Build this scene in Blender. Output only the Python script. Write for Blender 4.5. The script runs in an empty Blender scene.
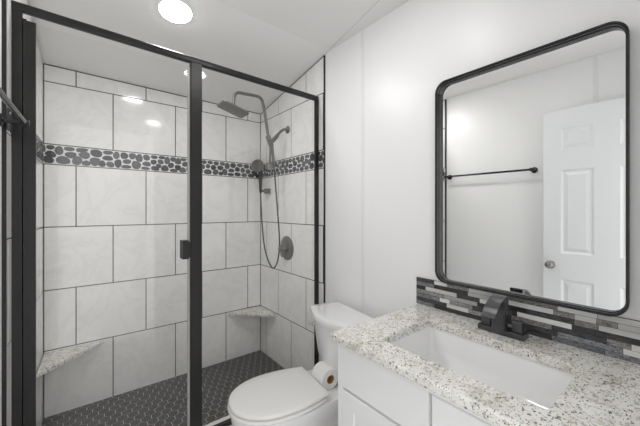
import bpy, bmesh, math, random
from mathutils import Vector, Matrix

S = bpy.context.scene
COL = S.collection
PI = math.pi

# ------------------------------------------------------------------ camera, world, exposure
cam_d = bpy.data.cameras.new('camera')
cam = bpy.data.objects.new('camera', cam_d)
COL.objects.link(cam)
cam.location = (0, 0, 1.34)
cam.rotation_euler = (PI / 2, 0, math.radians(-38.3))
cam_d.sensor_width = 36
cam_d.lens = 36 * 304 / 640
cam_d.shift_y = -3.2 / 640
cam_d.clip_start = 0.01
S.camera = cam

W = bpy.data.worlds.new('world')
S.world = W
W.use_nodes = True
W.node_tree.nodes['Background'].inputs[0].default_value = (1.0, 1.0, 1.0, 1)
W.node_tree.nodes['Background'].inputs[1].default_value = 0.85

S.view_settings.view_transform = 'Standard'
S.view_settings.look = 'None'
S.view_settings.gamma = 1
S.view_settings.use_curve_mapping = False
S.view_settings.exposure = 1.18
LAMP_STRENGTH = {'shower': 58.0, 'vanity': 18.0}
S.cycles.max_bounces = 16
S.cycles.diffuse_bounces = 10
S.cycles.glossy_bounces = 8
S.cycles.transparent_max_bounces = 24


# ------------------------------------------------------------------ materials
def mat(name, color, rough=0.5, metal=0.0, spec=0.5, coat=0.0):
    m = bpy.data.materials.new(name)
    m.use_nodes = True
    b = m.node_tree.nodes['Principled BSDF']
    b.inputs['Base Color'].default_value = (*color, 1)
    b.inputs['Roughness'].default_value = rough
    b.inputs['Metallic'].default_value = metal
    b.inputs['Specular IOR Level'].default_value = spec
    b.inputs['Coat Weight'].default_value = coat
    return m


class N:
    """small helper around one material's node tree"""

    def __init__(self, m):
        self.t = m.node_tree
        self.b = self.t.nodes['Principled BSDF']

    def node(self, kind, **kw):
        n = self.t.nodes.new(kind)
        for k, v in kw.items():
            setattr(n, k, v)
        return n

    def link(self, a, b):
        self.t.links.new(a, b)

    def coord(self, scale=(1, 1, 1), rot=(0, 0, 0)):
        tc = self.node('ShaderNodeTexCoord')
        mp = self.node('ShaderNodeMapping')
        mp.inputs['Scale'].default_value = scale
        mp.inputs['Rotation'].default_value = rot
        self.link(tc.outputs['Object'], mp.inputs['Vector'])
        return mp.outputs['Vector']

    def noise(self, vec, scale, detail=3, rough=0.55, dist=0.0):
        n = self.node('ShaderNodeTexNoise')
        n.inputs['Scale'].default_value = scale
        n.inputs['Detail'].default_value = detail
        n.inputs['Roughness'].default_value = rough
        n.inputs['Distortion'].default_value = dist
        if vec is not None:
            self.link(vec, n.inputs['Vector'])
        return n.outputs['Fac']

    def ramp(self, fac, stops):
        r = self.node('ShaderNodeValToRGB')
        e = r.color_ramp.elements
        while len(e) < len(stops):
            e.new(0.5)
        for k, (p, c) in enumerate(stops):
            e[k].position = p
            e[k].color = (*c, 1) if len(c) == 3 else c
        self.link(fac, r.inputs['Fac'])
        return r.outputs['Color']

    def mix(self, fac, a, b, mode='MIX'):
        n = self.node('ShaderNodeMix', data_type='RGBA', blend_type=mode)
        for sock, v in ((n.inputs[0], fac), (n.inputs[6], a), (n.inputs[7], b)):
            if isinstance(v, (int, float)):
                sock.default_value = v
            elif isinstance(v, tuple):
                sock.default_value = (*v, 1)
            else:
                self.link(v, sock)
        return n.outputs[2]

    def bump(self, h, strength, dist=0.01):
        n = self.node('ShaderNodeBump')
        n.inputs['Strength'].default_value = strength
        n.inputs['Distance'].default_value = dist
        self.link(h, n.inputs['Height'])
        self.link(n.outputs['Normal'], self.b.inputs['Normal'])


M = {}
M['paint'] = mat('wall_paint', (0.88, 0.88, 0.882), 0.36)
n = N(M['paint'])
n.bump(n.noise(n.coord(), 55, 2), 0.10, 0.004)
M['ceiling'] = mat('ceiling_paint', (0.885, 0.88, 0.875), 0.7)
n = N(M['ceiling'])
n.bump(n.noise(n.coord(), 40, 2), 0.08, 0.004)
M['trim'] = mat('white_trim_paint', (0.82, 0.82, 0.815), 0.35)
M['door'] = mat('white_door_paint', (0.80, 0.815, 0.83), 0.35)
M['cabinet'] = mat('white_cabinet_paint', (0.84, 0.84, 0.835), 0.32)
M['porcelain'] = mat('white_porcelain', (0.86, 0.86, 0.86), 0.08, coat=0.4)
M['seat'] = mat('white_seat_plastic', (0.86, 0.855, 0.845), 0.22)
M['black'] = mat('black_powder_coat', (0.012, 0.0118, 0.0115), 0.34)
M['towel_bar'] = mat('satin_gunmetal', (0.03, 0.03, 0.03), 0.22, metal=0.3)
M['frame'] = mat('dark_gunmetal_frame', (0.022, 0.022, 0.023), 0.25, metal=0.1)
M['bronze'] = mat('dark_bronze_metal', (0.16, 0.157, 0.152), 0.35, metal=0.2)
M['faucet'] = mat('satin_black_metal', (0.10, 0.10, 0.105), 0.30, metal=0.75)
M['chrome'] = mat('chrome', (0.75, 0.75, 0.75), 0.12, metal=1.0)
M['nickel'] = mat('satin_nickel', (0.36, 0.35, 0.34), 0.22, metal=1.0)
M['mirror'] = mat('mirror_silver', (0.93, 0.935, 0.93), 0.0, metal=1.0)
M['paper'] = mat('toilet_paper', (0.86, 0.855, 0.84), 0.95, spec=0.1)
M['card'] = mat('brown_cardboard', (0.50, 0.32, 0.14), 0.9, spec=0.1)
M['grout_dark'] = mat('dark_grout', (0.05, 0.05, 0.049), 0.9)
M['grout_light'] = mat('light_grout', (0.80, 0.80, 0.79), 0.9)
M['grout_mid'] = mat('mid_grey_grout', (0.62, 0.61, 0.59), 0.9)
M['seal'] = mat('grey_vinyl_seal', (0.42, 0.42, 0.41), 0.3)
M['rubber'] = mat('dark_hose', (0.05, 0.05, 0.05), 0.35, metal=0.3)
M['caulk'] = mat('grey_seam_line', (0.55, 0.545, 0.54), 0.9)  # grey of the thin seam across the ceiling

# large pale wall tile with faint marble veins, each tile a slightly different tone
M['tile'] = mat('pale_marble_tile', (0.7, 0.7, 0.68), 0.10)
n = N(M['tile'])
geo = n.node('ShaderNodeNewGeometry')
v = n.coord()
add = n.node('ShaderNodeVectorMath', operation='ADD')
sc = n.node('ShaderNodeVectorMath', operation='SCALE')
cmb = n.node('ShaderNodeCombineXYZ')
for i in range(3):
    n.link(geo.outputs['Random Per Island'], cmb.inputs[i])
n.link(cmb.outputs[0], sc.inputs[0])
sc.inputs['Scale'].default_value = 17.0
n.link(v, add.inputs[0])
n.link(sc.outputs[0], add.inputs[1])
f1 = n.noise(add.outputs[0], 3.2, 5, 0.6, 1.6)
f2 = n.noise(add.outputs[0], 1.6, 2)
c1 = n.ramp(f1, [(0.44, (0.89, 0.888, 0.878)), (0.50, (0.79, 0.787, 0.775)), (0.56, (0.89, 0.888, 0.878))])
c2 = n.ramp(f2, [(0.35, (0.82, 0.816, 0.80)), (0.65, (0.90, 0.898, 0.89))])
n.link(n.mix(0.5, c1, c2), n.b.inputs['Base Color'])

# dark hexagon mosaic
M['hex'] = mat('charcoal_hex_mosaic', (0.05, 0.05, 0.05), 0.30)
n = N(M['hex'])
geo = n.node('ShaderNodeNewGeometry')
c = n.ramp(geo.outputs['Random Per Island'], [(0, (0.038, 0.0365, 0.034)), (1, (0.058, 0.056, 0.053))])
f = n.noise(n.coord(), 60, 3)
n.link(n.mix(n.ramp(f, [(0.4, (0, 0, 0)), (0.7, (0.35, 0.35, 0.35))]), c, (0.09, 0.087, 0.082)), n.b.inputs['Base Color'])

# flat river pebbles
M['pebble'] = mat('sliced_grey_pebble', (0.1, 0.1, 0.1), 0.35)
n = N(M['pebble'])
geo = n.node('ShaderNodeNewGeometry')
c = n.ramp(geo.outputs['Random Per Island'], [(0, (0.035, 0.036, 0.04)), (0.4, (0.075, 0.079, 0.088)),
                                              (0.75, (0.115, 0.12, 0.13)), (1, (0.095, 0.092, 0.09))])
n.link(c, n.b.inputs['Base Color'])

# bathroom floor tile
M['floor_tile'] = mat('grey_white_floor_tile', (0.55, 0.54, 0.52), 0.25)
n = N(M['floor_tile'])
f = n.noise(n.coord(), 4, 5, 0.6, 1.0)
n.link(n.ramp(f, [(0.35, (0.64, 0.635, 0.625)), (0.65, (0.76, 0.755, 0.745))]), n.b.inputs['Base Color'])


# speckled cream granite
def granite(name, k=1.0, tone=1.0):
    m = mat(name, (0.7, 0.68, 0.62), 0.16)
    n = N(m)
    v = n.coord()
    base = n.ramp(n.noise(v, 14, 4, 0.6, 0.6), [(0.30, (0.60, 0.565, 0.49)), (0.46, (0.78, 0.762, 0.71)), (0.70, (0.86, 0.85, 0.815))])
    grey = n.ramp(n.noise(v, 75 * k, 3, 0.6, 0.4), [(0.55, (0, 0, 0)), (0.63, (0.75, 0.75, 0.75))])
    a = n.mix(grey, base, (0.36, 0.345, 0.32))
    vs = n.coord((1.0, 1.9, 1.6), (0, 0, 0.5))
    fl = n.noise(vs, 120 * k, 2.5, 0.5, 0.5)
    dark = n.ramp(fl, [(0.60, (0, 0, 0)), (0.65, (1, 1, 1))])
    a = n.mix(dark, a, (0.075, 0.07, 0.068))
    vo = n.node('ShaderNodeTexVoronoi')
    vo.inputs['Scale'].default_value = 34 * k
    n.link(v, vo.inputs['Vector'])
    sp = n.ramp(vo.outputs['Distance'], [(0.10, (0.85, 0.85, 0.85)), (0.17, (0, 0, 0))])
    a = n.mix(sp, a, (0.10, 0.09, 0.085))
    n.link(n.mix(1.0, a, (tone, tone, tone), 'MULTIPLY'), n.b.inputs['Base Color'])
    return m


M['granite'] = granite('cream_speckled_granite')
M['granite_shelf'] = granite('grey_speckled_granite', 0.8, 0.97)


# mosaic strips of the splashback
def strip(name, lo, hi, scale, rough=0.12):
    m = mat(name, lo, rough)
    n = N(m)
    geo = n.node('ShaderNodeNewGeometry')
    f = n.noise(n.coord((1, 1, 3.5), (0.5, 0, 0)), scale, 4, 0.6, 2.0)
    c = n.ramp(f, [(0.40, lo), (0.62, hi)])
    t = n.ramp(geo.outputs['Random Per Island'], [(0, (0.75, 0.75, 0.75)), (1, (1.2, 1.2, 1.2))])
    n.link(n.mix(1.0, c, t, 'MULTIPLY'), n.b.inputs['Base Color'])
    return m


M['sW'] = strip('white_glass_strip', (0.66, 0.66, 0.65), (0.74, 0.74, 0.73), 6, 0.18)
M['sL'] = strip('pale_grey_glass_strip', (0.40, 0.40, 0.40), (0.50, 0.50, 0.50), 12)
M['sG'] = strip('grey_veined_glass_strip', (0.10, 0.105, 0.12), (0.30, 0.31, 0.33), 40)
M['sV'] = strip('veined_marble_strip', (0.08, 0.078, 0.075), (0.45, 0.44, 0.43), 60, 0.3)
M['sD'] = strip('charcoal_glass_strip', (0.035, 0.034, 0.036), (0.075, 0.074, 0.076), 25)

# lamp diffusers
for k_, v_ in LAMP_STRENGTH.items():
    m_ = bpy.data.materials.new('lamp_diffuser_' + k_)
    m_.use_nodes = True
    t = m_.node_tree
    t.nodes.clear()
    o_ = t.nodes.new('ShaderNodeOutputMaterial')
    e_ = t.nodes.new('ShaderNodeEmission')
    e_.inputs[0].default_value = (1.0, 0.985, 0.965, 1)
    e_.inputs[1].default_value = v_
    t.links.new(e_.outputs[0], o_.inputs[0])
    M['lamp_' + k_] = m_

# clear sheet glass: what is behind shows through, reflection by angle
M['glass'] = bpy.data.materials.new('clear_shower_glass')
M['glass'].use_nodes = True
t = M['glass'].node_tree
t.nodes.clear()
o_ = t.nodes.new('ShaderNodeOutputMaterial')
mx = t.nodes.new('ShaderNodeMixShader')
tr = t.nodes.new('ShaderNodeBsdfTransparent')
tr.inputs[0].default_value = (0.99, 0.99, 0.988, 1)
gl = t.nodes.new('ShaderNodeBsdfGlossy')
gl.inputs['Roughness'].default_value = 0.0
lw = t.nodes.new('ShaderNodeLayerWeight')
pw = t.nodes.new('ShaderNodeMath')
pw.operation = 'POWER'
pw.inputs[1].default_value = 5
ma = t.nodes.new('ShaderNodeMath')
ma.operation = 'MULTIPLY_ADD'
ma.inputs[1].default_value = 0.94
ma.inputs[2].default_value = 0.03
t.links.new(lw.outputs['Facing'], pw.inputs[0])
t.links.new(pw.outputs[0], ma.inputs[0])
t.links.new(ma.outputs[0], mx.inputs[0])
t.links.new(tr.outputs[0], mx.inputs[1])
t.links.new(gl.outputs[0], mx.inputs[2])
t.links.new(mx.outputs[0], o_.inputs[0])


# ------------------------------------------------------------------ mesh helpers
def obj(name, bm, mats, parent=None, smooth=False, angle=None):
    me = bpy.data.meshes.new(name)
    bmesh.ops.recalc_face_normals(bm, faces=bm.faces[:])
    if smooth:
        for f in bm.faces:
            f.smooth = True
    bm.to_mesh(me)
    bm.free()
    for m in (mats if isinstance(mats, (list, tuple)) else [mats]):
        me.materials.append(m)
    if smooth and angle:
        me.set_sharp_from_angle(angle=math.radians(angle))
    o = bpy.data.objects.new(name, me)
    COL.objects.link(o)
    if parent:
        o.parent = parent
        o.matrix_parent_inverse = Matrix.Translation(parent.location).inverted()
    return o


def thing(name, loc, label, cat, group=None):
    o = bpy.data.objects.new(name, None)
    o.empty_display_size = 0.05
    COL.objects.link(o)
    o.location = loc
    return tag(o, label, cat, group)


def tag(o, label, cat, group=None):
    o['label'] = label
    o['category'] = cat
    if group:
        o['group'] = group
    return o


def struct(name, bm, mats, parent=None, **kw):
    o = obj(name, bm, mats, parent, **kw)
    if not parent:
        o['kind'] = 'structure'
    return o


def add_box(bm, x0, x1, y0, y1, z0, z1, bevel=0.0, seg=2, mi=0):
    r = bmesh.ops.create_cube(bm, size=1)
    vs = r['verts']
    for v in vs:
        v.co = Vector(((x0 + x1) / 2 + v.co.x * (x1 - x0), (y0 + y1) / 2 + v.co.y * (y1 - y0), (z0 + z1) / 2 + v.co.z * (z1 - z0)))
    fs = set(f for v in vs for f in v.link_faces)
    for f in fs:
        f.material_index = mi
    if bevel:
        es = set(e for v in vs for e in v.link_edges)
        bmesh.ops.bevel(bm, geom=list(es), offset=bevel, segments=seg, profile=0.5, affect='EDGES')
    return vs


def box(*a, **k):
    bm = bmesh.new()
    add_box(bm, *a, **k)
    return bm


def add_loft(bm, rings, cap0=True, cap1=True, closed=True, mi=0):
    R = [[bm.verts.new(p) for p in r] for r in rings]
    n = len(R[0])
    for a, b in zip(R, R[1:]):
        for i in range(n if closed else n - 1):
            j = (i + 1) % n
            f = bm.faces.new((a[i], a[j], b[j], b[i]))
            f.material_index = mi
    if cap0:
        bm.faces.new(R[0][::-1]).material_index = mi
    if cap1:
        bm.faces.new(R[-1]).material_index = mi
    return R


def catmull(pts, sub=8):
    pts = [Vector(p) for p in pts]
    P = [2 * pts[0] - pts[1]] + pts + [2 * pts[-1] - pts[-2]]
    out = []
    for i in range(1, len(P) - 2):
        for k in range(sub):
            t = k / sub
            a, b, c, d = P[i - 1], P[i], P[i + 1], P[i + 2]
            out.append(0.5 * ((2 * b) + (c - a) * t + (2 * a - 5 * b + 4 * c - d) * t * t + (3 * b - a - 3 * c + d) * t ** 3))
    out.append(pts[-1])
    return out


def add_tube(bm, pts, r, seg=14, caps=True, mi=0):
    pts = [Vector(p) for p in pts]
    rs = r if isinstance(r, (list, tuple)) else [r] * len(pts)
    T = []
    for i in range(len(pts)):
        a = pts[max(0, i - 1)]
        b = pts[min(len(pts) - 1, i + 1)]
        T.append((b - a).normalized())
    ref = Vector((0, 0, 1)) if abs(T[0].z) < 0.9 else Vector((1, 0, 0))
    u = T[0].cross(ref).normalized()
    rings = []
    for p, t, rr in zip(pts, T, rs):
        u = (u - t * u.dot(t)).normalized()
        w = t.cross(u)
        rings.append([p + (u * math.cos(2 * PI * k / seg) + w * math.sin(2 * PI * k / seg)) * rr for k in range(seg)])
    add_loft(bm, rings, caps, caps, mi=mi)


def tube(pts, r, seg=14):
    bm = bmesh.new()
    add_tube(bm, pts, r, seg)
    return bm


def add_lathe(bm, origin, axis, profile, seg=32, mi=0):
    """profile: list of (distance along axis, radius)"""
    o = Vector(origin)
    a = Vector(axis).normalized()
    u = a.orthogonal().normalized()
    w = a.cross(u)
    rings = []
    for h, r in profile:
        rings.append([o + a * h + (u * math.cos(2 * PI * k / seg) + w * math.sin(2 * PI * k / seg)) * max(r, 1e-4) for k in range(seg)])
    add_loft(bm, rings, True, True, mi=mi)


def lathe(*a, **k):
    bm = bmesh.new()
    add_lathe(bm, *a, **k)
    return bm


def rrect(cx, cy, hx, hy, r, seg=6):
    out = []
    for (sx, sy, a0) in ((1, 1, 0), (-1, 1, 90), (-1, -1, 180), (1, -1, 270)):
        for k in range(seg + 1):
            a = math.radians(a0 + 90 * k / seg)
            out.append((cx + sx * (hx - r) + r * math.cos(a), cy + sy * (hy - r) + r * math.sin(a)))
    return out


# ------------------------------------------------------------------ room measurements
XR = 1.333       # painted right wall
XT = 1.326       # face of the tile on the right shower wall
XL = -0.225      # painted left wall
YB = 2.577       # face of the tile on the back wall
YD = 1.70        # plane of the glass enclosure
YE = 1.605       # where the tile starts on both side walls
YK = 1.58        # where the ceiling starts to slope down
ZC = 2.42
ZS = 0.03        # shower floor
Y0 = -0.06       # doorway wall


def ceil_z(y, x=XR):      # flat over the bathroom, sloping down over the shower, a touch higher on the left
    return (ZC if y < YK else ZC - 0.182 * (y - YK)) + .016 * (XR - x)


# ------------------------------------------------------------------ structure
bm = bmesh.new()
add_box(bm, XL - 0.08, XR + 0.02, Y0 - 0.3, YE + 0.14, -0.06, -0.004, mi=1)
rnd = random.Random(4)
j = 0
yy = 1.25 - 0.406 * 4
while yy < YE + 0.1:
    xx = -0.236 - (0.203 if j % 2 else 0) - 0.406
    while xx < XR:
        x0, x1, y0, y1 = max(xx + .002, XL - .07), min(xx + .404, XR + .01), max(yy + .002, Y0 - .3), min(yy + .404, YE + .13)
        if x1 - x0 > .01 and y1 - y0 > .01:
            add_box(bm, x0, x1, y0, y1, -0.008, 0.0, mi=0)
        xx += 0.406
    yy += 0.406
    j += 1
struct('floor', bm, [M['floor_tile'], M['grout_dark']])

# ceiling: flat over the bathroom, sloping down over the shower
bm = bmesh.new()
prof = [(Y0 - 0.3, ZC), (YK, ZC), (YB + 0.12, ceil_z(YB + 0.12))]
lo = [[(x, y, z + .016 * (XR - x)) for x in (XL - 0.16, XR + 0.1)] for y, z in prof]
hi = [[(x, y, z + 0.10) for x in (XL - 0.16, XR + 0.1)] for y, z in prof]
add_loft(bm, [[l[0], l[1], h[1], h[0]] for l, h in zip(lo, hi)])
struct('ceiling', bm, M['ceiling'])


# painted walls
def wall_panel(x0, x1, y0, y1):
    b = bmesh.new()
    ys = [y0] + ([YK] if y0 < YK < y1 else []) + [y1]
    add_loft(b, [[(x0, y, -0.05), (x1, y, -0.05), (x1, y, ceil_z(y) + .01), (x0, y, ceil_z(y) + .01)] for y in ys])
    return b


struct('wall_right', wall_panel(XR, XR + 0.1, Y0 - 0.11, YB + 0.12), M['paint'])


def left_x(y):          # the left wall runs a little out of square
    return XL - .035 * (YE - y)


bm = bmesh.new()
add_loft(bm, [[(left_x(y) - .1, y, -.05), (left_x(y), y, -.05), (left_x(y), y, ceil_z(y) + .05), (left_x(y) - .1, y, ceil_z(y) + .05)] for y in (Y0 - .11, YK, YB + .12)])
struct('wall_left', bm, M['paint'])
bm = bmesh.new()
add_loft(bm, [[(x, y, -0.05), (x, y + .09, -0.05), (x, y + .09, ceil_z(y) + .03), (x, y, ceil_z(y) + .03)] for y in (YB + .012,) for x in (XL - .05, XR + .05)])
struct('wall_back', bm, M['paint'])
DX0, DX1, DZ = -0.18, 0.60, 2.09
bm = bmesh.new()
add_box(bm, XL - 0.12, DX0, Y0 - 0.1, Y0, -0.05, ZC + .04)
add_box(bm, DX1, XR + 0.02, Y0 - 0.1, Y0, -0.05, ZC + .04)
add_box(bm, DX0, DX1, Y0 - 0.1, Y0, DZ, ZC + .04)
struct('wall_front', bm, M['paint'])

# wall tile: real tiles over dark grout
ROWS = [(ZS - .03, 0.448, 1), (0.448, 0.829, 0), (0.829, 1.230, 1), (1.230, 1.630, 0), (1.758, 2.152, 1), (2.152, 9, 0)]
G = 0.0031
DEPTH = 0.007


def tile_wall(name, org, ud, nd, length, j0, seed, top):
    """org: point at u=0 z=0 of the tile face; ud: along the wall; nd: into the room; j0: u of one joint in even rows"""
    org, ud, nd = Vector(org), Vector(ud).normalized(), Vector(nd).normalized()
    b = bmesh.new()

    def P(u, z, d):
        return org + ud * u + nd * d + Vector((0, 0, z))

    # grout bed
    us = (0.0, length)
    add_loft(b, [[P(u, -0.03, -DEPTH - .004), P(u, -0.03, -0.0012), P(u, top(u) + .004, -0.0012), P(u, top(u) + .004, -DEPTH - .004)] for u in us], mi=1)
    for z0, z1, odd in ROWS:
        u = j0 + (0.203 if odd else 0) - 0.406 * 8
        while u < length:
            a, c = max(u + G, 0.005), min(u + 0.406 - G, length - 0.005)
            if c - a > 0.006:
                za, zb = z0 + G, z1 - G
                ta, tc = min(zb, top(a) - .008), min(zb, top(c) - .008)
                fr = [P(a, za, 0), P(c, za, 0), P(c, tc, 0), P(a, ta, 0)]
                bk = [p - nd * DEPTH for p in fr]
                add_loft(b, [bk, fr], mi=0)
            u += 0.406
    # pebble band: pale grout bed and sliced stones
    zb0, zb1 = 1.633, 1.755
    add_loft(b, [[P(0, zb0, d), P(length, zb0, d), P(length, zb1, d), P(0, zb1, d)] for d in (-DEPTH, -0.0008)], mi=2)
    rnd = random.Random(seed)
    pts = []
    for _ in range(9000):       # loose, uneven packing
        pu, pv = rnd.uniform(-.03, length + .03), rnd.uniform(zb0 + .010, zb1 - .010)
        k = rnd.uniform(.80, 1.25)
        if all(((pu - q[0]) / (.049 * (k + q[2]) / 2)) ** 2 + ((pv - q[1]) / (.034 * (k + q[2]) / 2)) ** 2 >= 1 for q in pts):
            pts.append((pu, pv, k))
    pts = [q[:2] for q in pts]
    for i, (pu, pv) in enumerate(pts):
        poly = [(max(0, pu - .06), zb0), (min(length, pu + .06), zb0), (min(length, pu + .06), zb1), (max(0, pu - .06), zb1)]
        if poly[1][0] - poly[0][0] < .012:
            continue
        for k, (qu, qv) in enumerate(pts):
            if k == i or abs(qu - pu) > .13:
                continue
            # bisector, stones a little wider than high
            dx, dz = qu - pu, (qv - pv)
            mxu, mzv = (pu + qu) / 2, (pv + qv) / 2
            new = []
            for a in range(len(poly)):
                p, q = poly[a], poly[(a + 1) % len(poly)]
                sp = (p[0] - mxu) * dx + (p[1] - mzv) * dz
                sq = (q[0] - mxu) * dx + (q[1] - mzv) * dz
                if sp <= 0:
                    new.append(p)
                if (sp < 0) != (sq < 0) and abs(sp - sq) > 1e-12:
                    t_ = sp / (sp - sq)
                    new.append((p[0] + (q[0] - p[0]) * t_, p[1] + (q[1] - p[1]) * t_))
            poly = new
            if len(poly) < 3:
                break
        if len(poly) < 3:
            continue
        cu = sum(p[0] for p in poly) / len(poly)
        cv = sum(p[1] for p in poly) / len(poly)
        for _ in range(3):
            poly = [(a[0] * w + c_[0] * (1 - w), a[1] * w + c_[1] * (1 - w)) for a, c_ in zip(poly, poly[1:] + poly[:1]) for w in (.75, .25)]
        su = max(p[0] for p in poly) - min(p[0] for p in poly)
        sv = max(p[1] for p in poly) - min(p[1] for p in poly)
        if su < .01 or sv < .01:
            continue
        mu, mv = (max(p[0] for p in poly) + min(p[0] for p in poly)) / 2, (max(p[1] for p in poly) + min(p[1] for p in poly)) / 2
        mixd = []
        for p in poly:      # round the cell off towards an ellipse
            th = math.atan2((p[1] - mv) / sv, (p[0] - mu) / su)
            e = (mu + su / 2 * math.cos(th), mv + sv / 2 * math.sin(th))
            mixd.append((p[0] * .45 + e[0] * .55, p[1] * .45 + e[1] * .55))
        poly = mixd
        ku, kv = max(.6, 1 - .0065 / su), max(.6, 1 - .0075 / sv)
        rim = [(cu + (p[0] - cu) * ku, cv + (p[1] - cv) * kv) for p in poly]
        top_ = [(cu + (p[0] - cu) * ku * .93, cv + (p[1] - cv) * kv * .9) for p in poly]
        add_loft(b, [[P(p[0], p[1], -.004) for p in rim], [P(p[0], p[1], .0005) for p in rim], [P(p[0], p[1], .002) for p in top_]], mi=3)
    return struct(name, b, [M['tile'], M['grout_dark'], M['grout_light'], M['pebble']])


XLB = -0.18      # left tile face at the back corner
XLF = -0.214     # left tile face at the front edge
tile_wall('wall_back_tile', (XLB - .001, YB, 0), (1, 0, 0), (0, -1, 0), XT - XLB + .002, 0.386 - (XLB - .001), 3, lambda u: ceil_z(YB, XLB + u))
tile_wall('wall_right_tile', (XT, 1.636, 0), (0, 1, 0), (-1, 0, 0), YB - 1.636, 1.848 - 1.636, 8, lambda u: ceil_z(1.636 + u))
dl = Vector((XLB - XLF, YB - YE, 0))
nl = Vector((dl.y, -dl.x, 0)).normalized()
tile_wall('wall_left_tile', (XLF, YE, 0), dl, nl, dl.length, 1.848 - YE, 15, lambda u: ceil_z(YE + u, XLF))

# black metal strips closing the tile edges
struct('trim_1', box(XT - .002, XR, 1.628, 1.636, 0, ceil_z(1.64)), M['black'])
struct('trim_2', box(XL, XLF + .001, YE - .008, YE - .0002, 0, ceil_z(YE, XL)), M['black'])
# flat battens over the wall panel joints
struct('trim_3', box(XR - .004, XR + .001, 1.262, 1.284, 0.1, ZC, bevel=.0015), M['trim'])
struct('trim_4', box(left_x(.49) - .004, left_x(.49) + .004, 0.475, 0.50, 0.1, ZC + .024, bevel=.0015), M['trim'])
# hairline ceiling seam
bm = bmesh.new()
a, c = Vector((1.318, 1.56, ZC + .0003)), Vector((1.10, 0.50, ceil_z(.5, 1.10) + .0001))
d_ = (c - a).normalized()
s_ = Vector((-d_.y, d_.x, 0)) * .0012
add_loft(bm, [[p + s_, p - s_, p - s_ - Vector((0, 0, .0012)), p + s_ - Vector((0, 0, .0012))] for p in (a, c)])
struct('trim_5', bm, M['caulk'])
# baseboards
struct('baseboard_right', box(XR - .012, XR, .9, 1.62, 0, .09, bevel=.003), M['trim'])
bm = bmesh.new()
add_loft(bm, [[(left_x(y) - .002, y, 0), (left_x(y) + .012, y, 0), (left_x(y) + .012, y, .085), (left_x(y) + .007, y, .09), (left_x(y) - .002, y, .09)] for y in (Y0, 1.59)])
struct('baseboard_left', bm, M['trim'])

# shower floor: dark hexagon mosaic in pale grout
bm = bmesh.new()
add_box(bm, XL, XR, YD - .02, YB + .01, -0.02, ZS - .0012, mi=1)
hs = 0.0335
hw = hs * math.sqrt(3)
row = 0
y = YD + .02
while y < YB + hs:
    x = XL + (hw / 2 if row % 2 else 0)
    while x < XR + hw / 2:
        pts = [(x + (hs - .0019) * math.cos(math.radians(30 + 60 * k)), y + (hs - .0019) * math.sin(math.radians(30 + 60 * k))) for k in range(6)]
        pts = [(min(max(px, XL + .002), XT - .001), min(max(py, YD), YB - .001)) for px, py in pts]
        if max(p[0] for p in pts) - min(p[0] for p in pts) > .006 and max(p[1] for p in pts) - min(p[1] for p in pts) > .006:
            add_loft(bm, [[(p[0], p[1], ZS - .004) for p in pts], [(p[0], p[1], ZS) for p in pts]], mi=0)
        x += hw
    y += hs * 1.5
    row += 1
struct('floor_shower', bm, [M['hex'], M['grout_mid']])
CURB_Z = 0.105
struct('trim_6', box(XL + .012, XT, YD - .055, YD + .078, 0, CURB_Z, bevel=.004), M['trim'])

# ------------------------------------------------------------------ door in the left foreground (seen in the mirror)
bm = bmesh.new()
dx0, dx1, dy0, dy1, dz0, dz1 = -0.180, -0.145, 0.005, 0.768, 0.012, 2.075
panels = [(0.475, 0.66), (0.125, 0.345)]
zr = [(0.25, 0.83), (1.02, 1.635), (1.775, 1.942)]
ycuts = sorted([dy0, dy1] + [q for p in panels for q in p])
zcuts = sorted([dz0, dz1] + [q for p in zr for q in p])
add_box(bm, dx0, dx1 - .012, dy0, dy1, dz0, dz1)
for i in range(len(ycuts) - 1):
    for k in range(len(zcuts) - 1):
        ya, yb_, za, zb_ = ycuts[i], ycuts[i + 1], zcuts[k], zcuts[k + 1]
        if any(abs(p[0] - ya) < 1e-6 for p in panels) and any(abs(p[0] - za) < 1e-6 for p in zr):
            # recessed moulding and raised field
            def q(mg, x):
                return [(x, ya + mg, za + mg), (x, yb_ - mg, za + mg), (x, yb_ - mg, zb_ - mg), (x, ya + mg, zb_ - mg)]
            add_loft(bm, [q(0, dx1), q(.014, dx1 - .009), q(.022, dx1 - .009), q(.042, dx1 - .002)], cap0=False)
        else:
            add_loft(bm, [[(x, ya, za), (x, yb_, za), (x, yb_, zb_), (x, ya, zb_)] for x in (dx1 - .012, dx1)], cap0=False)
bmesh.ops.remove_doubles(bm, verts=bm.verts[:], dist=1e-5)
door = struct('door_1', bm, M['door'])
bm = bmesh.new()
for sx, xx in ((1, dx1), (-1, dx0)):
    ln = 1 if sx > 0 else .62
    add_lathe(bm, (xx, .722, .93), (sx, 0, 0), [(0, .031), (.004, .031), (.008, .026), (.010, .011), (.022 * ln, .011), (.028 * ln, .02), (.040 * ln, .0265), (.052 * ln, .0255), (.059 * ln, .018), (.061 * ln, .0)])
obj('door_knob', bm, M['nickel'], door, smooth=True, angle=50)
obj('latch_plate', box(dx0 + .007, dx1 - .007, dy1 - .0005, dy1 + .0015, .90, .96), M['nickel'], door)

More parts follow.
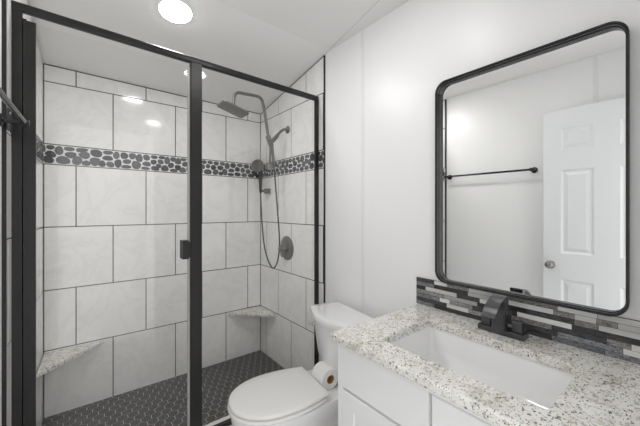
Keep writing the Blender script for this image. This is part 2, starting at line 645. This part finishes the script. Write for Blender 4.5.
# ------------------------------------------------------------------ ceiling lights
def downlight(x, y, label, which):
    z = ceil_z(y, x)
    sl = 0 if y < YK else math.atan(.182)
    t_ = thing('ceiling_light', (x, y, z), label, 'ceiling light', 'recessed ceiling lights')
    ring = obj('trim_ring', lathe((0, 0, 0), (0, 0, -1), [(-.002, .083), (.003, .083), (.0045, .0815), (.0045, .079), (.0, .079)], seg=40), M['trim'], smooth=True, angle=40)
    dif = obj('diffuser', lathe((0, 0, 0), (0, 0, -1), [(0, .0792), (.0045, .0792), (.0065, .074), (.0075, .060), (.008, .03), (.0082, .0)], seg=40), M['lamp_' + which])
    for o in (ring, dif):
        o.parent = t_
    t_.rotation_euler = (-sl, .016, 0)
    return t_


downlight(0.402, 1.755, 'round recessed ceiling light shining above the black shower door rail', 'shower')
downlight(0.725, 0.87, 'round recessed ceiling light over the vanity, seen as a glint in the shower glass', 'vanity')

# ------------------------------------------------------------------ shower enclosure
enc = thing('shower_enclosure', (0.55, YD, CURB_Z), 'black framed glass shower enclosure with hinged door beside the toilet', 'shower enclosure')
HZ = 2.135
x0h, x1h = -0.214, 1.318
bm = bmesh.new()
pr = rrect(0, 0, .014, .017, .008, 5)
add_loft(bm, [[(x, YD + p[0], z_ + p[1]) for p in pr] for x, z_ in ((x0h, HZ + .015), (x1h, HZ - .011))])
obj('header', bm, M['black'], enc, smooth=True, angle=40)
bm = box(-0.2165, -0.181, YD - .012, YD + .012, CURB_Z, HZ + .002, bevel=.002)
add_box(bm, -.183, -.170, YD + .0096, YD + .0118, CURB_Z + .02, HZ - .02)
obj('wall_jamb', bm, M['black'], enc)
obj('wall_jamb', box(1.297, XT - .0002, YD - .008, YD + .010, CURB_Z, HZ - .022, bevel=.002), M['black'], enc)
bm = box(0.462, 0.519, YD - .013, YD + .013, CURB_Z, HZ - .009, bevel=.002)
add_box(bm, .4585, .463, YD - .010, YD + .010, CURB_Z + .01, HZ - .02, mi=0)
obj('post', bm, M['black'], enc)
obj('sill_rail', box(-0.181, 1.297, YD - .016, YD + .016, CURB_Z, CURB_Z + .022, bevel=.003), M['black'], enc)
fp = obj('fixed_panel', box(.5188, 1.2975, YD - .003, YD + .003, CURB_Z + .018, HZ - .016), M['glass'], enc)
dr = obj('door_panel', box(-0.144, .4545, YD - .003, YD + .003, CURB_Z + .030, 2.098), M['glass'], enc)
obj('hinge_stile', box(-0.1795, -0.141, YD - .009, YD + .009, CURB_Z + .026, 2.102, bevel=.0015), M['black'], dr)
obj('seal_strip', box(.4475, .4575, YD - .0055, YD + .0055, CURB_Z + .030, 2.098), M['seal'], dr)
bm = box(.416, .448, YD - .030, YD - .0056, 1.083, 1.180, bevel=.002)
add_box(bm, .440, .457, YD - .026, YD - .0056, 1.090, 1.172, bevel=.001)
add_box(bm, .416, .448, YD + .0056, YD + .030, 1.083, 1.180, bevel=.002)
obj('handle', bm, M['black'], dr)

# ------------------------------------------------------------------ granite corner shelves
def shelf(name, pts, z1, label, group):
    b = bmesh.new()
    add_loft(b, [[(p[0], p[1], z) for p in pts] for z in (z1 - .02, z1)])
    bmesh.ops.bevel(b, geom=b.edges[:], offset=.002, segments=1, affect='EDGES')
    o = obj(name, b, M['granite_shelf'])
    return tag(o, label, 'corner shelf', group)


shelf('corner_shelf', [(XT - .002, YB - .002), (1.013, YB - .002), (1.03, YB - .03), (XT - .03, 2.295), (XT - .002, 2.282)], .441,
      'triangular speckled granite shelf in the shower corner behind the toilet', 'granite corner shelves in the shower')
shelf('corner_shelf', [(-.176, YB - .002), (-.187, 2.262), (-.165, 2.282), (.112, YB - .03), (.132, YB - .002)], .441,
      'triangular speckled granite shelf low in the left shower corner behind the glass door', 'granite corner shelves in the shower')

# ------------------------------------------------------------------ rain shower set
YS = 2.10
rs = thing('rain_shower', (XT, YS, 1.99), 'dark bronze rain shower with flat rectangular head and tall gooseneck riser', 'shower')
obj('wall_flange', lathe((XT, YS, 1.99), (-1, 0, 0), [(0, .030), (.005, .030), (.012, .024), (.016, .013), (.018, .011)]), M['bronze'], rs, smooth=True, angle=50)
bm = bmesh.new()
add_tube(bm, catmull([(XT - .01, YS, 1.99), (1.285, YS, 1.984), (1.25, YS, 1.957), (1.222, YS, 1.922)], 6), .0105)
add_tube(bm, [(1.232, YS, 1.935), (1.215, YS, 1.912), (1.165, YS, 1.862)], [.014, .0165, .018])
obj('supply_arm', bm, M['bronze'], rs, smooth=True, angle=50)
bm = bmesh.new()
add_tube(bm, [(1.178, YS, 1.832), (1.174, YS, 1.84), (1.150, YS, 1.895), (1.149, YS, 1.90)], [.012, .021, .019, .012])
add_tube(bm, [(1.150, YS, 1.893), (1.143, YS, 1.912)], .0205)
add_lathe(bm, (1.150, YS - .012, 1.885), (-.6, -.6, 0), [(0, .013), (.022, .013), (.026, .009), (.027, 0)])
obj('diverter', bm, M['bronze'], rs, smooth=True, angle=50)
ris = [(1.147, YS, 1.90), (1.134, YS, 1.985), (1.12, YS, 2.07), (1.101, YS, 2.155), (1.09, YS, 2.182), (1.065, YS, 2.198), (1.03, YS, 2.199), (.95, YS, 2.194), (.905, YS, 2.191),
       (.882, YS, 2.178), (.871, YS, 2.150), (.868, YS, 2.115), (.866, YS, 2.080)]
obj('riser_pipe', tube(catmull(ris, 6), .0115), M['bronze'], rs, smooth=True)
# head: flat plate tipped about y
bm = bmesh.new()
out = rrect(0, 0, .099, .076, .022, 6)
R1 = Matrix.Rotation(math.atan2(.052, .182), 4, 'Y')
rings = []
for z, k in ((-.005, .96), (-.004, 1.0), (.004, 1.0), (.006, .97), (.009, .35), (.020, .2), (.034, .19)):
    rings.append([Matrix.Translation((.863, YS, 2.060)) @ R1 @ Vector((p[0] * k, p[1] * k, z)) for p in out])
add_loft(bm, rings)
obj('shower_head', bm, M['bronze'], rs, smooth=True, angle=35)
bm = tube([(1.165, YS, 1.85), (1.163, YS, 1.76), (1.163, YS, 1.685)], .0085)
add_lathe(bm, (1.163, YS + .012, 1.672), (-.45, -1, 0), [(0, .012), (.008, .024), (.016, .026), (.022, .022), (.024, .0)])
obj('outlet_knob', bm, M['bronze'], rs, smooth=True, angle=50)

hsd = thing('hand_shower', (1.235, 2.40, 1.50), 'dark hand shower with round head in its wall bracket near the corner', 'hand shower')
obj('handle', tube([(1.236, 2.40, 1.485), (1.235, 2.40, 1.53), (1.235, 2.40, 1.62), (1.234, 2.40, 1.70), (1.230, 2.399, 1.735)], [.010, .013, .0155, .016, .013]), M['black'], hsd, smooth=True)
obj('head', lathe((1.232, 2.425, 1.715), (-.62, -.55, .15), [(0, .018), (.010, .040), (.026, .056), (.036, .058), (.040, .054), (.041, .0)], seg=36), M['bronze'], hsd, smooth=True, angle=45)
hose = [(1.181, YS, 1.84), (1.188, YS + .002, 1.78), (1.204, YS + .005, 1.65), (1.232, YS + .015, 1.40), (1.262, YS + .03, 1.15), (1.270, YS + .04, 1.03), (1.264, YS + .065, .91), (1.258, 2.22, .857),
        (1.250, 2.285, .905), (1.243, 2.345, 1.03), (1.240, 2.38, 1.22), (1.238, 2.398, 1.40), (1.236, 2.40, 1.487)]
obj('hose', tube(catmull(hose, 8), .0058, 10), M['rubber'], hsd, smooth=True)
obj('hose_ferrule', tube([(1.180, YS, 1.842), (1.186, YS + .001, 1.79), (1.200, YS + .004, 1.68), (1.2035, YS + .005, 1.655)], [.0115, .0115, .0105, .007]), M['bronze'], hsd, smooth=True)
bk = thing('hand_shower_bracket', (XT, 2.40, 1.505), 'small square wall bracket holding the hand shower', 'wall bracket')
obj('wall_block', box(1.275, XT, 2.383, 2.417, 1.482, 1.528, bevel=.004), M['bronze'], bk)
obj('cradle', tube([(1.280, 2.40, 1.505), (1.2495, 2.40, 1.505)], [.013, .011]), M['bronze'], bk, smooth=True, angle=50)

vl = thing('shower_valve', (XT, 2.113, 1.028), 'round dark bronze shower valve plate with lever knob on the tiled wall', 'shower valve')
obj('escutcheon', lathe((XT, 2.113, 1.028), (-1, 0, 0), [(0, .098), (.004, .098), (.009, .092), (.012, .06), (.013, .03), (.013, 0)], seg=48), M['bronze'], vl, smooth=True, angle=35)
bm = lathe((XT - .012, 2.113, 1.028), (-1, 0, 0), [(0, .034), (.022, .032), (.028, .024), (.055, .021), (.062, .018), (.064, 0)])
add_tube(bm, [(XT - .06, 2.113, 1.028), (XT - .062, 2.095, .985), (XT - .064, 2.088, .962)], [.010, .009, .007])
obj('valve_handle', bm, M['bronze'], vl, smooth=True, angle=40)

# ------------------------------------------------------------------ toilet
TY = 1.318
toilet = thing('toilet', (1.0, TY, 0), 'white elongated toilet with closed lid between the vanity and the shower glass', 'toilet')


def seat_outline(grow=0.0, back=1.0, nf=28, nb=8):
    """egg shape: rounded front, straight back edge"""
    pts = []
    xc, a, w = .795, .240 + grow, .181 + grow
    for k in range(nf + 1):
        th = PI / 2 + PI * k / nf
        ex = 2.15
        cx_, sy_ = math.cos(th), math.sin(th)
        pts.append((xc + a * -abs(cx_) ** (2 / ex), TY + w * (abs(sy_) ** (2 / ex)) * (1 if sy_ > 0 else -1)))
    for k in range(1, nb + 1):
        u = k / nb
        pts.append((xc + (back - xc) * u, TY - (w - .036 * u * u)))
    for k in range(nb):
        u = 1 - k / nb
        pts.append((xc + (back - xc) * u, TY + (w - .036 * u * u)))
    return pts


def add_plate(bm, outline, z0, z1, edge):
    cx_ = sum(p[0] for p in outline) / len(outline)
    def ring(off, z):
        k = 1 - off / .2
        return [(cx_ + (p[0] - cx_) * k, TY + (p[1] - TY) * k, z) for p in outline]
    add_loft(bm, [ring(edge, z0), ring(0, z0 + edge), ring(0, z1 - edge), ring(edge * .4, z1 - edge * .35), ring(edge * 1.3, z1), ring(.06, z1 + .002)])


# bowl with rear deck
bm = bmesh.new()


def bowl_ring(front, back, w, wb, z, nf=28, nb=10):
    pts = []
    xc = front + (back - front) * .42
    for k in range(nf + 1):
        th = PI / 2 + PI * k / nf
        pts.append((xc - (xc - front) * abs(math.cos(th)) ** .95, TY + w * math.copysign(abs(math.sin(th)) ** .95, math.sin(th)), z))
    for k in range(1, nb + 1):
        u = k / nb
        s = u * u * (3 - 2 * u)
        pts.append((xc + (back - xc) * u, TY - (w + (wb - w) * s), z))
    for k in range(nb):
        u = 1 - k / nb
        s = u * u * (3 - 2 * u)
        pts.append((xc + (back - xc) * u, TY + (w + (wb - w) * s), z))
    return pts


BR = [(.700, 1.24, .115, .105, 0.0), (.695, 1.24, .117, .108, .02), (.715, 1.235, .106, .098, .08), (.715, 1.22, .104, .094, .14), (.675, 1.215, .122, .096, .20),
      (.615, 1.22, .152, .104, .26), (.582, 1.25, .172, .118, .31), (.565, 1.28, .179, .128, .345), (.562, 1.29, .180, .130, .381), (.567, 1.288, .176, .127, .388)]
add_loft(bm, [bowl_ring(*b_) for b_ in BR])
obj('bowl', bm, M['porcelain'], toilet, smooth=True, angle=50)
bm = bmesh.new()
add_plate(bm, seat_outline(.004, .997), .390, .408, .006)
obj('seat', bm, M['seat'], toilet, smooth=True, angle=40)
bm = bmesh.new()
add_plate(bm, seat_outline(.0, 1.012), .411, .432, .007)
lid = obj('lid', bm, M['seat'], toilet, smooth=True, angle=40)
for s in (-1, 1):
    obj('hinge', box(.997, 1.030, TY + s * .085 - .022, TY + s * .085 + .022, .3885, .411, bevel=.006), M['seat'], toilet)


def tank_ring(xf, xb, bow, hw_, z, r=.03):
    """plan outline of the tank: bowed front, rounded corners"""
    pts = []
    nn = 14
    for k in range(nn + 1):
        u = -1 + 2 * k / nn
        yv = u * (hw_ - r)
        pts.append((xf - bow * (1 - u * u), TY + yv))
    for k in range(1, 6):
        a_ = math.radians(90 * k / 6)
        pts.append((xf + r - r * math.cos(a_), TY + hw_ - r + r * math.sin(a_)))
    pts.append((xf + r, TY + hw_))
    pts += [(xb - .008, TY + hw_), (xb, TY + hw_ - .008), (xb, TY - hw_ + .008), (xb - .008, TY - hw_)]
    pts.append((xf + r, TY - hw_))
    for k in range(1, 6):
        a_ = math.radians(90 - 90 * k / 6)
        pts.append((xf + r - r * math.cos(a_), TY - hw_ + r - r * math.sin(a_)))
    return [(p[0], p[1], z) for p in pts]


bm = bmesh.new()
add_loft(bm, [tank_ring(1.185, 1.315, .03, .150, .378), tank_ring(1.165, 1.318, .04, .172, .40), tank_ring(1.150, 1.318, .045, .186, .47), tank_ring(1.135, 1.318, .05, .203, .62), tank_ring(1.130, 1.318, .05, .208, .705)])
obj('tank', bm, M['porcelain'], toilet, smooth=True, angle=45)
bm = bmesh.new()
add_loft(bm, [tank_ring(1.130, 1.322, .05, .213, .706), tank_ring(1.118, 1.327, .052, .224, .712), tank_ring(1.117, 1.327, .052, .225, .735), tank_ring(1.119, 1.326, .052, .223, .740),
              tank_ring(1.123, 1.324, .052, .219, .742), tank_ring(1.16, 1.30, .04, .17, .7435)])
obj('tank_lid', bm, M['porcelain'], toilet, smooth=True, angle=45)
bm = lathe((1.112, TY + .150, .655), (-1, 0, 0), [(-.02, .012), (.006, .012), (.010, .010), (.012, 0)], seg=18)
add_tube(bm, [(1.100, TY + .150, .655), (1.096, TY + .160, .655), (1.098, TY + .190, .650)], [.007, .0065, .0055])
obj('flush_lever', bm, M['chrome'], toilet, smooth=True, angle=50)
for s in (-1, 1):
    obj('bolt_cap', lathe((.93, TY + s * .128, 0), (0, 0, 1), [(0, .017), (.012, .016), (.022, .010), (.024, 0)], seg=16), M['porcelain'], toilet, smooth=True)

for o in toilet.children:
    if o.name.split('.')[0] in ('tank', 'tank_lid', 'flush_lever'):
        o.location = (-.020, .008, .005)
toilet.location = (.986, TY - .010, 0)     # set a little askew to the wall
toilet.rotation_euler.z = math.radians(-8)

# toilet paper roll lying on the deck
rl = thing('toilet_roll', (1.046, 1.278, .3895), 'part used roll of white toilet paper lying behind the toilet lid', 'toilet roll')
RX, RZ, RY0, RY1, RR = 1.046, .4430, 1.226, 1.330, .0535
bm = bmesh.new()
prof = [(0, .0225), (0, RR - .003), (.003, RR), (RY1 - RY0 - .003, RR), (RY1 - RY0, RR - .003), (RY1 - RY0, .0225)]
rings = []
for h, r in prof:
    rings.append([(RX + r * math.cos(2 * PI * k / 40), RY0 + h, RZ + r * math.sin(2 * PI * k / 40)) for k in range(40)])
add_loft(bm, rings + [rings[0]], False, False)
obj('paper', bm, M['paper'], rl, smooth=True, angle=40)
bm = bmesh.new()
rings = []
for h, r in [(-.0005, .0225), (-.0005, .0210), (RY1 - RY0 + .0005, .0210), (RY1 - RY0 + .0005, .0225), (-.0005, .0225)]:
    rings.append([(RX + r * math.cos(2 * PI * k / 32), RY0 + h, RZ + r * math.sin(2 * PI * k / 32)) for k in range(32)])
add_loft(bm, rings, False, False)
obj('cardboard_core', bm, M['card'], rl, smooth=True, angle=40)
rl.rotation_euler.z = math.radians(-7)

# ------------------------------------------------------------------ vanity
CT = .872
CB = .842
vy0, vy1 = -.05, .870
van = thing('vanity_cabinet', (1.05, .42, 0), 'white vanity cabinet under the speckled granite countertop', 'cabinet')
bm = bmesh.new()
add_box(bm, .8035, XR - .001, vy1 - .018, vy1, .0, CB)
add_box(bm, .8035, XR - .001, vy0, vy0 + .018, .0, CB)
add_box(bm, .8035, XR - .014, vy0 + .0185, vy1 - .0185, .09, .108)
add_box(bm, XR - .013, XR - .001, vy0 + .0185, vy1 - .0185, .09, CB)
add_box(bm, .83, .845, vy0 + .0185, vy1 - .0185, 0, .089)
obj('carcass', bm, M['cabinet'], van)
bm = bmesh.new()
fx0, fx1 = .775, .793
add_box(bm, fx0, fx1, .846, vy1, .0, CB)
add_box(bm, fx0, fx1, vy0, -.023, .0, CB)
add_box(bm, fx0, fx1, -.023, .846, .824, CB)
add_box(bm, fx0, fx1, .486, .846, .677, .824)
add_box(bm, fx0, fx1, -.023, .846, .0, .098)
add_box(bm, fx1 + .0005, fx1 + .0095, vy0 + .02, vy1 - .02, .09, CB)
obj('face_frame', bm, M['cabinet'], van)


def panel_front(y0, y1, z0, z1, rail, x=.792, th=.017):
    b = bmesh.new()
    def q(m_, xx):
        return [(xx, y0 + m_, z0 + m_), (xx, y1 - m_, z0 + m_), (xx, y1 - m_, z1 - m_), (xx, y0 + m_, z1 - m_)]
    if rail:
        add_loft(b, [q(0, x), q(0, x - th + .0015), q(.0015, x - th), q(rail, x - th), q(rail + .001, x - th + .006)])
    else:
        add_loft(b, [q(0, x), q(0, x - th + .003), q(.003, x - th)])
    return b


obj('door', panel_front(.489, .8457, .102, .665, .058), M['cabinet'], van)
obj('drawer', panel_front(-.02, .477, .674, .8205, 0), M['cabinet'], van)
obj('drawer', panel_front(-.02, .477, .393, .665, .05), M['cabinet'], van)
obj('drawer', panel_front(-.02, .477, .102, .384, .05), M['cabinet'], van)

# countertop with a rectangular cut-out
bm = bmesh.new()
cx0, cx1, cy0, cy1 = .752, XR - .0005, -.055, .890
SX0, SX1, SY0, SY1 = .855, 1.172, .228, .728
hx, hy = (SX0 + SX1) / 2, (SY0 + SY1) / 2
hole = rrect(hx, hy, (SX1 - SX0) / 2, (SY1 - SY0) / 2, .018, 5)
nseg = len(hole)
outer = []
for p in hole:
    dx_, dy_ = p[0] - hx, p[1] - hy
    # project on the outer rectangle
    kx = ((cx1 - hx) / dx_) if dx_ > 0 else ((cx0 - hx) / dx_ if dx_ < 0 else 1e9)
    ky = ((cy1 - hy) / dy_) if dy_ > 0 else ((cy0 - hy) / dy_ if dy_ < 0 else 1e9)
    k_ = min(kx, ky)
    outer.append([hx + dx_ * k_, hy + dy_ * k_])
for corner in ((cx0, cy0), (cx1, cy0), (cx1, cy1), (cx0, cy1)):
    i = min(range(nseg), key=lambda q_: (outer[q_][0] - corner[0]) ** 2 + (outer[q_][1] - corner[1]) ** 2)
    outer[i] = list(corner)


def inset(pts, e):
    return [(min(max(p[0], cx0 + e), cx1), min(max(p[1], cy0 + e), cy1 - e)) for p in pts]


rngrag = random.Random(9)
rings = [[(p[0], p[1], CB) for p in hole], [(p[0], p[1], CT - .003) for p in hole],
         [(hx + (p[0] - hx) * 1.012, hy + (p[1] - hy) * 1.007, CT) for p in hole],
         [(p[0], p[1], CT) for p in inset(outer, .007)], [(p[0], p[1], CT - .002) for p in inset(outer, .003)], [(p[0], p[1], CT - .007) for p in inset(outer, 0)],
         [(p[0], p[1], CB + .006) for p in inset(outer, 0)], [(p[0], p[1], CB + .002) for p in inset(outer, .002)], [(p[0], p[1], CB) for p in inset(outer, .005)], [(p[0], p[1], CB) for p in hole]]
add_loft(bm, rings, False, False)
bmesh.ops.remove_doubles(bm, verts=bm.verts[:], dist=1e-5)
ct = obj('countertop', bm, M['granite'], smooth=True, angle=25)
tag(ct, 'cream speckled granite countertop on the white vanity', 'countertop')

# undermount sink
snk = thing('sink', (hx, hy, CB), 'white rectangular undermount sink set into the granite countertop', 'sink')
bm = bmesh.new()
def sr(g, z, r):
    return [(p[0], p[1], z) for p in rrect(hx, hy, (SX1 - SX0) / 2 + g, (SY1 - SY0) / 2 + g, r, 6)]
ins = [sr(.024, CB - .0005, .03), sr(.004, CB - .0005, .024), sr(.002, CB - .008, .024), sr(-.006, CB - .075, .03), sr(-.018, CB - .115, .04), sr(-.045, CB - .132, .045), sr(-.10, CB - .138, .02)]
outs = [sr(-.10, CB - .148, .02), sr(-.04, CB - .145, .045), sr(-.008, CB - .125, .04), sr(.006, CB - .075, .03), sr(.012, CB - .014, .024), sr(.024, CB - .012, .03), sr(.024, CB - .0005, .03)]
add_loft(bm, ins, False, True)
add_loft(bm, outs, True, False)
bmesh.ops.remove_doubles(bm, verts=bm.verts[:], dist=1e-5)
obj('basin', bm, M['porcelain'], snk, smooth=True, angle=60)
obj('drain', lathe((hx, hy, CB - .1378), (0, 0, 1), [(-.004, .020), (.001, .022), (.002, .018), (.003, .0)], seg=24), M['faucet'], snk, smooth=True)

# faucet
FY = .477
fc = thing('faucet', (1.26, FY, CT), 'black waterfall faucet with two block handles behind the sink', 'faucet')
obj('base', box(1.232, 1.288, FY - .079, FY + .079, CT, CT + .021, bevel=.002), M['faucet'], fc)
for s in (-1, 1):
    b = box(1.242, 1.272, FY + s * .054 - .0165, FY + s * .054 + .0165, CT + .0205, CT + .060, bevel=.002)
    obj('handle', b, M['faucet'], fc)
# spout: upright slab carrying a curved open blade
tops = [(1.250, CT + .1465), (1.238, CT + .146), (1.222, CT + .1435), (1.206, CT + .1395), (1.190, CT + .1335), (1.174, CT + .125), (1.159, CT + .1145), (1.146, CT + .102), (1.136, CT + .088)]
bm = bmesh.new()
inner = []
for i, p in enumerate(tops):
    q0, q1 = Vector((*tops[max(0, i - 1)], 0)), Vector((*tops[min(len(tops) - 1, i + 1)], 0))
    d_ = (q1 - q0).normalized()
    inner.append((p[0] - d_.y * .006, p[1] + d_.x * .006))
secs = []
for p, q_ in zip(tops, inner):
    secs.append([(p[0], FY - .0235, p[1]), (p[0], FY + .0235, p[1]), (q_[0], FY + .0235, q_[1]), (q_[0], FY - .0235, q_[1])])
add_loft(bm, secs)
colm = [(1.220, CT + .019), (1.248, CT + .019), (1.248, CT + .143), (1.235, CT + .1425), (1.220, CT + .1395)]
add_loft(bm, [[(p[0], y_, p[1]) for p in colm] for y_ in (FY - .0225, FY + .0225)])
obj('spout', bm, M['faucet'], fc)

# splashback of stacked mosaic strips
BSZ0, BSZ1 = CT, 1.003
rows = [
    [(.897, 'D'), (.80, 'W'), (.735, 'V'), (.635, 'W'), (.50, 'V'), (.323, 'W'), (.217, 'W'), (.06, 'D')],
    [(.897, 'G'), (.80, 'D'), (.64, 'W'), (.545, 'D'), (.48, 'W'), (.335, 'V'), (.276, 'W'), (.22, 'V'), (.17, 'W'), (.03, 'G')],
    [(.897, 'D'), (.846, 'W'), (.69, 'D'), (.59, 'W'), (.54, 'D'), (.42, 'D'), (.276, 'V'), (.215, 'W'), (.03, 'D')],
    [(.897, 'V'), (.75, 'L'), (.60, 'D'), (.45, 'W'), (.283, 'D'), (.13, 'D')],
    [(.897, 'G'), (.772, 'W'), (.723, 'V'), (.62, 'D'), (.47, 'V'), (.34, 'D'), (.195, 'V'), (.14, 'W'), (.02, 'D')],
    [(.897, 'D'), (.737, 'W'), (.637, 'V'), (.50, 'D'), (.323, 'G'), (.158, 'W'), (.05, 'D')],
    [(.897, 'G'), (.80, 'D'), (.66, 'D'), (.56, 'V'), (.42, 'D'), (.34, 'G'), (.20, 'G'), (.08, 'L')]]
order = ['W', 'L', 'G', 'V', 'D']
bm = bmesh.new()
add_box(bm, XR - .006, XR - .0005, -.05, .898, BSZ0, BSZ1, mi=5)
rh = (BSZ1 - BSZ0) / len(rows)
for i, rw in enumerate(rows):
    z1 = BSZ1 - i * rh
    for k, (ys, kind) in enumerate(rw):
        ye = rw[k + 1][0] if k + 1 < len(rw) else -.05
        add_box(bm, XR - .0085 - (.0008 if kind in 'VD' else 0), XR - .005, ye + .0007, ys - .0007, z1 - rh + .0007, z1 - .0007, mi=order.index(kind))
bs = obj('backsplash', bm, [M['s' + c_] for c_ in order] + [M['grout_dark']])
tag(bs, 'low backsplash of stacked grey, white and charcoal glass strips under the mirror', 'backsplash')

# mirror in a thin black frame with rounded corners
my0, my1, mz0, mz1 = .140, .776, 1.0075, 1.925
mir = thing('wall_mirror', (XR, (my0 + my1) / 2, mz0), 'tall wall mirror with rounded corners in a thin black metal frame', 'mirror')
mcy, mcz, mhy, mhz = (my0 + my1) / 2, (mz0 + mz1) / 2, (my1 - my0) / 2, (mz1 - mz0) / 2


def mring(x, off):
    return [(x, p[0], p[1]) for p in rrect(mcy, mcz, mhy - off, mhz - off, max(.052 - off, .01), 10)]


bm = bmesh.new()
add_loft(bm, [mring(XR - .001, .003), mring(XR - .041, 0), mring(XR - .043, .001), mring(XR - .043, .0045), mring(XR - .036, .0055), mring(XR - .036, .008), mring(XR - .022, .0085), mring(XR - .022, .0105), mring(XR - .008, .011), mring(XR - .001, .011), mring(XR - .001, .003)], False, False)
bmesh.ops.remove_doubles(bm, verts=bm.verts[:], dist=1e-6)
obj('frame', bm, M['frame'], mir, smooth=True, angle=30)
bm = bmesh.new()
add_loft(bm, [mring(XR - .005, .0108), mring(XR - .0105, .0108)])
obj('mirror_glass', bm, M['mirror'], mir)

# towel bar on the left wall
tb = thing('towel_bar', (left_x(1.21), 1.21, 1.66), 'slim black towel bar on the left wall, mirrored above the sink', 'towel bar')
TBO = .067
obj('rod', tube([(left_x(y_) + TBO, y_, 1.662) for y_ in (.835, 1.585)], .0085), M['towel_bar'], tb, smooth=True, angle=50)
for y_ in (.858, 1.562):
    bm = lathe((left_x(y_), y_, 1.662), (1, 0.035, 0), [(0, .024), (.006, .024), (.010, .019), (.012, .009), (.058, .009), (.060, .013), (.077, .0135), (.079, .010), (.0795, 0)], seg=24)
    obj('bracket', bm, M['towel_bar'], tb, smooth=True, angle=45)
